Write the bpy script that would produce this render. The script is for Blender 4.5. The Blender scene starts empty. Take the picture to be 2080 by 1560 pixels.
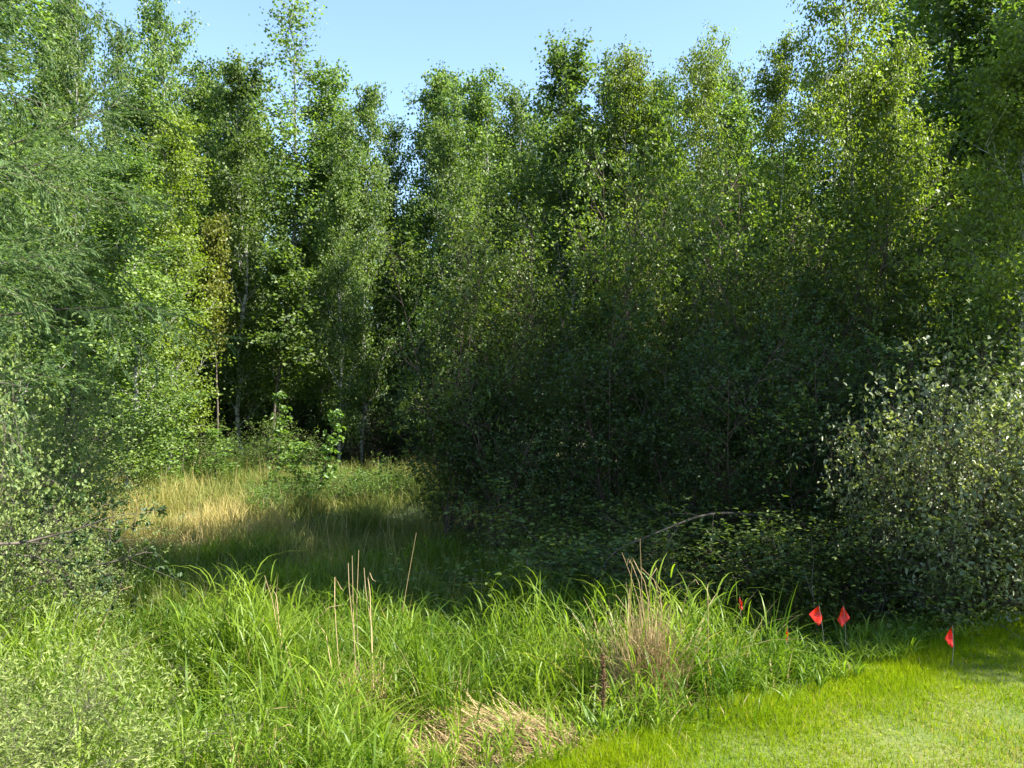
import bpy, math
import numpy as np
from mathutils import Vector
R = math.radians
C = bpy.context.scene.collection
scn = bpy.context.scene

# ---------------------------------------------------------------- camera, sky, sun, exposure
cam_d = bpy.data.cameras.new("camera"); cam = bpy.data.objects.new("camera", cam_d); C.objects.link(cam)
cam.location = (0, 0, 2.0); cam.rotation_euler = (R(90), 0, 0)
cam_d.sensor_width = 36; cam_d.lens = 29.4; cam_d.clip_end = 3000
scn.camera = cam
SUN_EL, SUN_AZ = 48.0, 108.0            # azimuth clockwise from the view direction (+Y)
w = bpy.data.worlds.new("World"); scn.world = w; w.use_nodes = True
nt = w.node_tree
sky = nt.nodes.new("ShaderNodeTexSky"); sky.sky_type = 'NISHITA'; sky.sun_disc = False
sky.sun_elevation = R(SUN_EL); sky.sun_rotation = R(SUN_AZ)
sky.air_density = 1.0; sky.dust_density = 0.25; sky.ozone_density = 2.5
bg = nt.nodes["Background"]; bg.inputs[1].default_value = 0.09
nt.links.new(sky.outputs[0], bg.inputs[0])
sd = bpy.data.lights.new("sun", 'SUN'); sd.energy = 5.0; sd.angle = R(0.5); sd.color = (1, 0.95, 0.86)
so = bpy.data.objects.new("sun", sd); C.objects.link(so)
to_sun = Vector((math.sin(R(SUN_AZ))*math.cos(R(SUN_EL)), math.cos(R(SUN_AZ))*math.cos(R(SUN_EL)), math.sin(R(SUN_EL))))
so.rotation_euler = to_sun.to_track_quat('Z', 'Y').to_euler(); so.location = to_sun*40
scn.view_settings.view_transform = 'Standard'; scn.view_settings.look = 'None'
scn.view_settings.exposure = 2.1; scn.view_settings.gamma = 1
cy = scn.cycles
cy.max_bounces = 6; cy.diffuse_bounces = 3; cy.glossy_bounces = 2; cy.transmission_bounces = 4; cy.transparent_max_bounces = 4
cy.caustics_reflective = False; cy.caustics_refractive = False

# ---------------------------------------------------------------- helpers
F = 1697.0                                # focal length in photo pixels
def XX(px, Y): return (px-1040)/F*Y
def ZZ(py, Y): return 2.0+(780-py)/F*Y
def nrm(v): return v/np.maximum(np.linalg.norm(v, axis=-1, keepdims=True), 1e-9)
def rv(rng, *s): return nrm(rng.normal(size=(*s, 3)))

def sstep(a, lo, hi):
    t = np.clip((a-lo)/(hi-lo), 0, 1); return t*t*(3-2*t)
def edge(x, y): return y-(4.25+0.66*(x-0.46)+0.10*np.sin(x*2.3)+0.05*np.sin(x*6.1+1))
def ground_z(x, y):
    x = np.asarray(x, float); y = np.asarray(y, float)
    e = edge(x, y)
    z = -0.30*sstep(e, 0.0, 1.8) + 0.30*sstep(y, 9.5, 16)
    bump = 0.035*np.sin(x*1.9+y*0.7)+0.03*np.sin(y*2.6-x*1.1+2)+0.02*np.sin(x*4.3+1)*np.sin(y*3.9)
    z = z + bump*sstep(e, -0.3, 1.0)*(1-sstep(y, 30, 60))
    return z

class Acc:
    def __init__(s): s.v = []; s.f = {3: [], 4: []}; s.r = {3: [], 4: []}; s.n = 0
    def add(s, v, f, r=None):
        k = f.shape[1]; s.v.append(v.reshape(-1, 3)); s.f[k].append(f+s.n)
        s.r[k].append(np.zeros(len(f)) if r is None else r); s.n += v.reshape(-1, 3).shape[0]
    def tri_more(s, f, r): s.f[f.shape[1]].append(f); s.r[f.shape[1]].append(r)
    def build(s, name, mat, parent=None, smooth=False):
        me = bpy.data.meshes.new(name)
        v = np.concatenate(s.v).astype(np.float32)
        fs, tot, rr = [], [], []
        for k in (3, 4):
            if s.f[k]:
                a = np.concatenate(s.f[k]); fs.append(a.reshape(-1)); tot.append(np.full(len(a), k)); rr.append(np.concatenate(s.r[k]))
        fs = np.concatenate(fs).astype(np.int32); tot = np.concatenate(tot); rr = np.concatenate(rr).astype(np.float32)
        me.vertices.add(len(v)); me.vertices.foreach_set("co", v.reshape(-1))
        me.loops.add(len(fs)); me.loops.foreach_set("vertex_index", fs)
        me.polygons.add(len(tot)); st = np.concatenate([[0], np.cumsum(tot)[:-1]]).astype(np.int32)
        me.polygons.foreach_set("loop_start", st)
        if smooth: me.polygons.foreach_set("use_smooth", np.ones(len(tot), bool))
        at = me.attributes.new("rnd", 'FLOAT', 'FACE'); at.data.foreach_set("value", rr)
        me.update(calc_edges=True); me.validate()
        me.materials.append(mat)
        o = bpy.data.objects.new(name, me); C.objects.link(o); o.parent = parent
        return o

def tubes(acc, P, Rr, sides=4, rnd=0.5):
    """P [B,K,3] polylines, Rr [B,K] radii"""
    B, K, _ = P.shape
    T = np.empty_like(P); T[:, 1:-1] = P[:, 2:]-P[:, :-2]; T[:, 0] = P[:, 1]-P[:, 0]; T[:, -1] = P[:, -1]-P[:, -2]
    T = nrm(T)
    ref = np.where(np.abs(T[:, :1, 0:1]) < 0.7, np.array([1., 0, 0]), np.array([0, 1., 0]))
    U = nrm(np.cross(T, np.broadcast_to(ref, T.shape))); V = np.cross(T, U)
    a = np.arange(sides)*2*math.pi/sides
    ring = P[:, :, None] + Rr[:, :, None, None]*(np.cos(a)[None, None, :, None]*U[:, :, None]+np.sin(a)[None, None, :, None]*V[:, :, None])
    idx = np.arange(B*K*sides).reshape(B, K, sides)
    n = np.roll(idx, -1, axis=2)
    q = np.stack([idx[:, :-1], n[:, :-1], n[:, 1:], idx[:, 1:]], -1).reshape(-1, 4)
    acc.add(ring, q, np.full(len(q), rnd))

def leaves(acc, rng, P, D, N, L, W, kind='oval', fold=0.25, curl=0.15):
    n = len(P)
    L = L[:, None]; W = W[:, None]
    D = nrm(D); S = nrm(np.cross(D, N)); N = np.cross(S, D)
    r = rng.random(n)
    if kind == 'oval':
        b = P; t = P+D*L-N*L*curl
        l1 = P+D*L*.28+S*W*.46+N*W*fold; l2 = P+D*L*.68+S*W*.40+N*(W*fold-L*curl*.4)
        r1 = P+D*L*.28-S*W*.46+N*W*fold; r2 = P+D*L*.68-S*W*.40+N*(W*fold-L*curl*.4)
        v = np.stack([b, l1, l2, t, r2, r1], 1); i = np.arange(n)[:, None]*6
        f = np.concatenate([i+np.array([[0, 1, 2, 3]]), i+np.array([[0, 3, 4, 5]])]); acc.add(v, f, np.concatenate([r, r]))
    elif kind == 'diamond':
        v = np.stack([P, P+D*L*.42+S*W*.5+N*W*fold, P+D*L, P+D*L*.42-S*W*.5+N*W*fold], 1); i = np.arange(n)[:, None]*4
        f = np.concatenate([i+np.array([[0, 1, 2]]), i+np.array([[0, 2, 3]])]); acc.add(v, f, np.concatenate([r, r]))
    elif kind == 'needle':
        v = np.stack([P-S*W*.5, P+S*W*.5, P+D*L], 1); i = np.arange(n)[:, None]*3
        acc.add(v, i+np.array([[0, 1, 2]]), r)

def interp(P, f):
    """P [B,K,3], f [B,n] -> points, tangents [B,n,3]"""
    B, K, _ = P.shape
    x = np.clip(f, 0, .9999)*(K-1); i = x.astype(int); u = (x-i)[..., None]; b = np.arange(B)[:, None]
    a, c = P[b, i], P[b, i+1]
    return a+(c-a)*u, nrm(c-a)

def grow(rng, P, n, f0, f1, length, along, out, up, K=5, bend=0.0, wob=0.15, fpow=1.0):
    """children on every polyline. length: scalar or function(f, B) -> array"""
    B = P.shape[0]
    f = f0+(f1-f0)*((np.arange(n)[None]+rng.random((B, n)))/n)**fpow
    p, t = interp(P, f)
    side = rv(rng, B, n); side[..., 2] *= .6
    side = nrm(side-t*np.sum(side*t, -1, keepdims=True))
    d = nrm(t*along+side*out+np.array([0, 0, up]))
    Ln = (length(f) if callable(length) else np.full((B, n), length))*rng.uniform(.65, 1.25, (B, n))
    p = p.reshape(-1, 3); d = d.reshape(-1, 3); Ln = Ln.reshape(-1)
    out_ = [p]
    for k in range(K-1):
        d = nrm(d+np.array([0, 0, bend])+rng.normal(size=d.shape)*wob)
        p = p+d*(Ln/(K-1))[:, None]; out_.append(p)
    return np.stack(out_, 1), f.reshape(-1)

def taper(P, r0, r1=0.15):
    B, K, _ = P.shape
    r0 = np.broadcast_to(np.asarray(r0, float), (B,))
    return r0[:, None]*np.linspace(1, r1, K)[None]

# ---------------------------------------------------------------- materials
def leaf_mat(name, ca, cb, tc, trans=.4, rough=.45, spec=.5, vary=.25, dry=None, dry_at=.93, noise=1.2):
    m = bpy.data.materials.new(name); m.use_nodes = True; n = m.node_tree; L = n.links.new
    N = n.nodes; P = N["Principled BSDF"]; out = N["Material Output"]
    at = N.new("ShaderNodeAttribute"); at.attribute_name = "rnd"
    mix = N.new("ShaderNodeMix"); mix.data_type = 'RGBA'; mix.inputs[6].default_value = (*ca, 1); mix.inputs[7].default_value = (*cb, 1)
    geo = N.new("ShaderNodeNewGeometry"); nz = N.new("ShaderNodeTexNoise"); nz.inputs["Scale"].default_value = noise; nz.inputs["Detail"].default_value = 2
    L(geo.outputs["Position"], nz.inputs["Vector"])
    ad = N.new("ShaderNodeMath"); ad.operation = 'MULTIPLY_ADD'; ad.inputs[1].default_value = 1.6; ad.inputs[2].default_value = -.8
    L(nz.outputs[0], ad.inputs[0])
    a2 = N.new("ShaderNodeMath"); a2.operation = 'ADD'; a2.use_clamp = True; L(at.outputs["Fac"], a2.inputs[0]); L(ad.outputs[0], a2.inputs[1])
    L(a2.outputs[0], mix.inputs[0])
    col = mix.outputs[2]
    if dry:
        gt = N.new("ShaderNodeMath"); gt.operation = 'GREATER_THAN'; gt.inputs[1].default_value = dry_at; L(at.outputs["Fac"], gt.inputs[0])
        m3 = N.new("ShaderNodeMix"); m3.data_type = 'RGBA'; m3.inputs[7].default_value = (*dry, 1)
        L(gt.outputs[0], m3.inputs[0]); L(col, m3.inputs[6]); col = m3.outputs[2]
    oi = N.new("ShaderNodeObjectInfo"); hs = N.new("ShaderNodeHueSaturation")
    v = N.new("ShaderNodeMapRange"); v.inputs[3].default_value = 1-vary; v.inputs[4].default_value = 1+vary
    L(oi.outputs["Random"], v.inputs[0]); L(v.outputs[0], hs.inputs["Value"]); L(col, hs.inputs["Color"])
    L(hs.outputs[0], P.inputs["Base Color"])
    P.inputs["Roughness"].default_value = rough; P.inputs["Specular IOR Level"].default_value = spec
    tr = N.new("ShaderNodeBsdfTranslucent"); tm = N.new("ShaderNodeMix"); tm.data_type = 'RGBA'; tm.blend_type = 'MULTIPLY'; tm.inputs[0].default_value = 1
    tm.inputs[7].default_value = (*tc, 1); L(hs.outputs[0], tm.inputs[6]); L(tm.outputs[2], tr.inputs[0])
    ms = N.new("ShaderNodeMixShader"); ms.inputs[0].default_value = trans
    L(P.outputs[0], ms.inputs[1]); L(tr.outputs[0], ms.inputs[2]); L(ms.outputs[0], out.inputs[0])
    return m

def bark_mat(name, ca, cb, scale=8, rough=.85):
    m = bpy.data.materials.new(name); m.use_nodes = True; n = m.node_tree; L = n.links.new; N = n.nodes; P = N["Principled BSDF"]
    tc = N.new("ShaderNodeTexCoord"); mp = N.new("ShaderNodeMapping"); mp.inputs["Scale"].default_value = (1, 1, 2.2)
    nz = N.new("ShaderNodeTexNoise"); nz.inputs["Scale"].default_value = scale; nz.inputs["Detail"].default_value = 5
    cr = N.new("ShaderNodeValToRGB"); cr.color_ramp.elements[0].position = .38; cr.color_ramp.elements[0].color = (*ca, 1)
    cr.color_ramp.elements[1].position = .56; cr.color_ramp.elements[1].color = (*cb, 1)
    L(tc.outputs["Object"], mp.inputs[0]); L(mp.outputs[0], nz.inputs["Vector"]); L(nz.outputs[0], cr.inputs[0]); L(cr.outputs[0], P.inputs["Base Color"])
    bp = N.new("ShaderNodeBump"); bp.inputs["Strength"].default_value = .5; bp.inputs["Distance"].default_value = .01
    L(nz.outputs[0], bp.inputs["Height"]); L(bp.outputs[0], P.inputs["Normal"]); P.inputs["Roughness"].default_value = rough
    return m

def plain(name, col, rough=.6, spec=.3):
    m = bpy.data.materials.new(name); m.use_nodes = True; P = m.node_tree.nodes["Principled BSDF"]
    P.inputs["Base Color"].default_value = (*col, 1); P.inputs["Roughness"].default_value = rough; P.inputs["Specular IOR Level"].default_value = spec
    return m

M = dict(
  aspen=leaf_mat("aspen_leaf", (.048, .092, .024), (.150, .205, .050), (1.7, 1.9, .6), .40, .50, .32, .22),
  birch=leaf_mat("birch_leaf", (.080, .125, .018), (.175, .225, .036), (1.7, 1.8, .4), .45, .45, .35, .15),
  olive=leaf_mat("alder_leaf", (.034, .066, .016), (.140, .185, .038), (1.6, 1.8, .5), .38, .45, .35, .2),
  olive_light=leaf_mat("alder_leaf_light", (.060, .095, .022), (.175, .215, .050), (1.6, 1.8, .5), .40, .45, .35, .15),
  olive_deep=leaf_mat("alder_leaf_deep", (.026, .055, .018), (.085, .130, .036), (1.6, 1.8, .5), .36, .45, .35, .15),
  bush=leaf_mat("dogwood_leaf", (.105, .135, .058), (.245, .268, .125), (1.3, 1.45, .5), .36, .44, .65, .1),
  pale=leaf_mat("pale_leaf", (.110, .160, .045), (.200, .245, .080), (1.4, 1.5, .5), .42, .5, .35, .1),
  willow=leaf_mat("willow_leaf", (.120, .170, .040), (.270, .310, .100), (1.3, 1.4, .5), .42, .55, .25, .06),
  larch=leaf_mat("larch_needle", (.070, .128, .045), (.145, .205, .078), (1.4, 1.5, .6), .42, .55, .2, .05),
  dark=leaf_mat("understory_leaf", (.024, .050, .016), (.050, .085, .024), (1.5, 1.7, .5), .38, .5, .3, .2),  # leaf colour darkened to carry the shade at the wood's foot
  fresh=leaf_mat("sapling_leaf", (.080, .150, .030), (.140, .220, .045), (1.6, 1.7, .5), .45, .45, .4, .15),
  yellowish=leaf_mat("yellow_leaf", (.095, .120, .022), (.180, .185, .032), (1.4, 1.5, .5), .42, .45, .3, .1),
  grass=leaf_mat("tall_grass_blade", (.054, .115, .010), (.195, .272, .024), (1.5, 1.6, .5), .47, .45, .25, 0, (.36, .29, .15), .965, 1.5),
  lawn=leaf_mat("lawn_blade", (.140, .225, .006), (.225, .290, .008), (1.4, 1.4, .3), .48, .7, .04, 0, (.36, .30, .13), .93, 1.3),
  meadow=leaf_mat("meadow_blade", (.095, .160, .025), (.42, .34, .12), (1.2, 1.2, .6), .4, .55, .2, 0, (.44, .34, .15), .80, .55),
  straw=leaf_mat("straw", (.24, .165, .075), (.56, .42, .22), (1.0, .95, .8), .2, .5, .4, 0),
  bark=bark_mat("grey_bark", (.06, .055, .05), (.32, .32, .27), 5),
  twig=bark_mat("brown_bark", (.04, .03, .02), (.10, .08, .06), 14),
  red_twig=bark_mat("reddish_bark", (.04, .025, .02), (.10, .065, .05), 14),
)

# ---------------------------------------------------------------- things
def empty(name, label, cat, loc=(0, 0, 0), group=None):
    o = bpy.data.objects.new(name, None); C.objects.link(o); o.location = loc; o.empty_display_size = .2
    o['label'] = label; o['category'] = cat
    if group: o['group'] = group
    return o
def copy_thing(root, label, loc, rz, sc, group=None):
    r = root.copy(); C.objects.link(r); r.location = loc; r.rotation_euler = (0, 0, rz); r.scale = sc; r['label'] = label
    if group: r['group'] = group
    for ch in list(root.children):
        c = ch.copy(); C.objects.link(c); c.parent = r
    return r
class Proto:
    """first placement uses the built thing itself, later ones copies"""
    def __init__(s, root, H): s.root = root; s.H = H; s.used = False
    def put(s, label, x, y, h, rz=0., wid=None, group=None, tilt=0., z=None, mat=None):
        k = h/s.H; wd = k if wid is None else wid
        loc = (x, y, float(ground_z(x, y))-.03 if z is None else z)
        if not s.used:
            s.used = True; r = s.root; r.location = loc; r.rotation_euler = (0, 0, rz); r.scale = (wd, wd, k); r['label'] = label
            if group: r['group'] = group
        else: r = copy_thing(s.root, label, loc, rz, (wd, wd, k), group)
        if tilt: r.rotation_euler[1] = tilt
        if mat:
            for c in r.children:
                if c.name.startswith(('crown', 'foliage')): c.material_slots[0].link = 'OBJECT'; c.material_slots[0].material = mat
        return r

def make_tree(seed, H, Rad, name, cat, leafm, barkm, h0=.15, nb=46, ns=6, nt_=4, per=12, LL=.078, WW=.07, up=.55, bend=.12, kind='diamond',
              top_sparse=0., prof=None, r0=.075, spread=.07, droop=-.25, crown='crown', trunkn='trunk', wob=.12, cr=.30):
    rng = np.random.default_rng(seed)
    root = empty(name, '', cat)
    K = 14; z = np.linspace(0, H, K); xy = np.cumsum(rng.normal(size=(K, 2))*H*.006, 0); xy[0] = 0
    T = np.concatenate([xy, z[:, None]], 1)[None]
    prof = prof or (lambda f: np.clip(np.where(f < .35, .55+f*1.3, 1.03-(f-.35)*1.25), .13, None))
    B1, f1 = grow(rng, T, nb, h0, .99, lambda f: Rad*prof(f), .35, 1., up, 6, bend, wob)
    B2, f2 = grow(rng, B1, ns, .25, 1., .38*Rad, .6, .75, .15, 5, bend*.6, wob*1.6)
    B2 *= 1
    a = Acc()
    tubes(a, T, taper(T, r0, .08), 8)
    tubes(a, B1, taper(B1, r0*.34*(1.15-f1), .15), 4)
    tubes(a, B2, taper(B2, r0*.09, .3), 3)
    a.build(trunkn, barkm, root, True)
    c = Acc(); m = 3; B = B2.shape[0]
    fc = np.concatenate([rng.uniform(.25, .6, (B, 1)), rng.uniform(.6, .9, (B, 1)), np.full((B, 1), .98)], 1); q, tq = interp(B2, fc)
    q = q.reshape(-1, 3); tq = tq.reshape(-1, 3); nq = len(q)
    dens = np.repeat(rng.uniform(.5, 1.3, nb), nq//nb)*rng.uniform(.35, 1.3, nq)
    if top_sparse: dens *= 1-top_sparse*sstep(q[:, 2]/H, .6, .95)
    per_c = int(nt_*per/m); cnt = np.clip((dens*per_c).astype(int), 0, None); ii = np.repeat(np.arange(nq), cnt); n = len(ii)
    rad = cr*rng.uniform(.6, 1.35, nq)*(1.15-.5*q[:, 2]/H)
    off = rng.normal(size=(n, 3))*np.array([1, 1, .8])*.55; p = q[ii]+off*rad[ii][:, None]
    cn = nrm(rv(rng, nq)*.6+np.array([0, 0, .55])); on = nrm(off)
    d = nrm(tq[ii]*.3+rv(rng, n)*.8+on*.3+np.array([0, 0, droop])); nn = nrm(cn[ii]*.7+on*.7+rv(rng, n)*.65)
    s = rng.uniform(.65, 1.2, n)
    leaves(c, rng, p, d, nn, LL*s, WW*s, kind)
    c.build(crown, leafm, root)
    return Proto(root, H)

def make_shrub(seed, H, Rad, name, cat, leafm, barkm, stems=9, nb=9, ns=6, nt_=3, per=7, LL=.055, WW=.036, f0=.12, kind='oval', flat=1.6,
               r0=.022, spread=.03, crown='foliage', lean=.55, wob=.12, stemn='stems', base=.15, sub=.34, dens0=.45, tw=.17):
    rng = np.random.default_rng(seed)
    root = empty(name, '', cat)
    K = 8; az = rng.random(stems)*6.283+np.arange(stems)*2.4; ln = lean*Rad/H*rng.uniform(.2, 1.3, stems)
    p = np.stack([np.cos(az)*base*rng.random(stems), np.sin(az)*base*rng.random(stems), np.zeros(stems)], 1)
    d = nrm(np.stack([np.cos(az)*ln, np.sin(az)*ln, np.ones(stems)], 1)); out = [p]; hs = H*rng.uniform(.65, 1.02, stems); hs[0] = H
    for k in range(K-1):
        d = nrm(d+rng.normal(size=d.shape)*.07+np.stack([np.cos(az)*ln, np.sin(az)*ln, np.zeros(stems)], 1)*.12); p = p+d*(hs/(K-1))[:, None]; out.append(p)
    S = np.stack(out, 1)
    B1, f1 = grow(rng, S, nb, f0, .98, lambda f: Rad*(.75-.5*f), .55, .8, .1, 5, .02, wob)
    B2, f2 = grow(rng, B1, ns, .15, 1., sub*Rad, .6, .8, .05, 4, 0, wob*1.5)
    B3, f3 = grow(rng, B2, nt_, .2, 1., tw*Rad, .6, .7, .1, 4, 0, .2)
    a = Acc(); tubes(a, S, taper(S, r0*rng.uniform(.6, 1.1, stems), .2), 6); tubes(a, B1, taper(B1, r0*.4, .25), 4); tubes(a, B2, taper(B2, r0*.11, .4), 3)
    a.build(stemn, barkm, root, True)
    c = Acc(); n0 = B3.shape[0]; dens = np.repeat(rng.uniform(dens0, 1.3, stems*nb), n0//(stems*nb))*np.repeat(rng.uniform(.25, 1.3, stems*nb*ns), nt_)/1.3
    f = 1-.65*rng.random((n0, per))**1.3; p, t = interp(B3, f); keep = rng.random((n0, per)) < dens[:, None]
    ci = np.broadcast_to(np.arange(n0)[:, None], keep.shape)[keep]; p = p[keep]; t = t[keep]; n = len(p)
    p = p+rng.normal(size=p.shape)*spread
    p[:, 2] = np.maximum(p[:, 2], .03)
    cn = nrm(rv(rng, n0)*.8+np.array([0, 0, 1.0]))
    sd_ = rv(rng, n)*np.array([1, 1, .35]); d = nrm(t*.6+sd_); nn = nrm(cn[ci]*flat*.6+rv(rng, n)*.8+np.array([0, 0, flat*.3])); s = rng.uniform(.6, 1.25, n)
    leaves(c, rng, p, d, nn, LL*s, WW*s, kind)
    c.build(crown, leafm, root)
    return Proto(root, H)

# ---------------------------------------------------------------- ground
def make_ground():
    xs = np.concatenate([-np.geomspace(900, 16, 14), np.linspace(-14, 14, 141), np.geomspace(16, 900, 14)])
    ys = np.concatenate([-np.geomspace(900, 4, 14), np.linspace(-2, 24, 131), np.geomspace(26, 1200, 16)])
    X, Y = np.meshgrid(xs, ys); Z = ground_z(X, Y)
    v = np.stack([X, Y, Z], -1); ny, nx = X.shape; i = np.arange(nx*ny).reshape(ny, nx)
    q = np.stack([i[:-1, :-1], i[:-1, 1:], i[1:, 1:], i[1:, :-1]], -1).reshape(-1, 4)
    m = bpy.data.materials.new("ground"); m.use_nodes = True; n = m.node_tree; N = n.nodes; L = n.links.new; P = N["Principled BSDF"]
    g = N.new("ShaderNodeNewGeometry"); a = N.new("ShaderNodeTexNoise"); a.inputs["Scale"].default_value = 1.4; a.inputs["Detail"].default_value = 8
    b = N.new("ShaderNodeTexNoise"); b.inputs["Scale"].default_value = 22; b.inputs["Detail"].default_value = 6
    L(g.outputs["Position"], a.inputs["Vector"]); L(g.outputs["Position"], b.inputs["Vector"])
    c1 = N.new("ShaderNodeValToRGB"); e = c1.color_ramp.elements
    e[0].position = .3; e[0].color = (.045, .05, .018, 1); e[1].position = .7; e[1].color = (.11, .085, .04, 1)
    x = e.new(.5); x.color = (.05, .08, .02, 1)
    L(a.outputs[0], c1.inputs[0])
    la = N.new("ShaderNodeAttribute"); la.attribute_name = "lawn"; lm = N.new("ShaderNodeMix"); lm.data_type = 'RGBA'
    c3 = N.new("ShaderNodeValToRGB"); c3.color_ramp.elements[0].position = .35; c3.color_ramp.elements[0].color = (.07, .12, .012, 1); c3.color_ramp.elements[1].position = .7; c3.color_ramp.elements[1].color = (.17, .17, .05, 1)
    L(a.outputs[0], c3.inputs[0]); L(la.outputs["Fac"], lm.inputs[0]); L(c1.outputs[0], lm.inputs[6]); L(c3.outputs[0], lm.inputs[7])
    mx = N.new("ShaderNodeMix"); mx.data_type = 'RGBA'; mx.blend_type = 'MULTIPLY'; mx.inputs[0].default_value = .8
    c2 = N.new("ShaderNodeValToRGB"); c2.color_ramp.elements[0].color = (.3, .3, .3, 1); c2.color_ramp.elements[1].position = .7
    L(b.outputs[0], c2.inputs[0]); L(lm.outputs[2], mx.inputs[6]); L(c2.outputs[0], mx.inputs[7]); L(mx.outputs[2], P.inputs["Base Color"])
    P.inputs["Roughness"].default_value = .95
    ac = Acc(); ac.add(v, q); o = ac.build("ground", m, None, True)
    at = o.data.attributes.new("lawn", 'FLOAT', 'POINT'); at.data.foreach_set("value", (1-sstep(edge(X, Y), -.1, .3)).reshape(-1).astype(np.float32)); o['kind'] = 'structure'
make_ground()

# ---------------------------------------------------------------- grass
def blades(acc, rng, x, y, h, wd, lean, az=None, segs=4, rnd=None, z=None, droop=1.0):
    n = len(x); z = ground_z(x, y)-.02 if z is None else z
    az = rng.random(n)*6.283 if az is None else az
    hd = np.stack([np.cos(az), np.sin(az), np.zeros(n)], 1)
    fa = az+math.pi/2+rng.normal(size=n)*.9; sd_ = np.stack([np.cos(fa), np.sin(fa), np.zeros(n)], 1)
    s = np.linspace(0, 1, segs+1)[None, :, None]
    base = np.stack([x, y, z], 1)[:, None]
    c = base+hd[:, None]*(h*lean)[:, None, None]*(s*.35+s**2.2*.65)+np.array([0, 0, 1])*(h[:, None, None]*(s-droop*.38*np.minimum(lean, 1.4)[:, None, None]*s**2.6))
    wv = (wd[:, None, None]*(1-.93*s**2.2)*np.minimum(1, .55+s*1.5))*.5
    v = np.concatenate([c-sd_[:, None]*wv, c+sd_[:, None]*wv], 1)   # [n, 2(segs+1), 3]
    m = segs+1; k = np.arange(segs); one = np.stack([k, k+m, k+m+1, k+1], 1)
    f = (np.arange(n)[:, None, None]*2*m+one[None]).reshape(-1, 4)
    r = rng.random(n) if rnd is None else rnd
    acc.add(v, f, np.repeat(r, segs))

def in_view(x, y, mx=.75): return (np.abs(x) < y*.613+mx)
def clump(x, y, s=1.): return .5+.25*(np.sin(x*3.1*s+1.3*np.sin(y*2.3*s))+np.sin(y*3.7*s+1.7*np.sin(x*1.9*s+2)))

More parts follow.
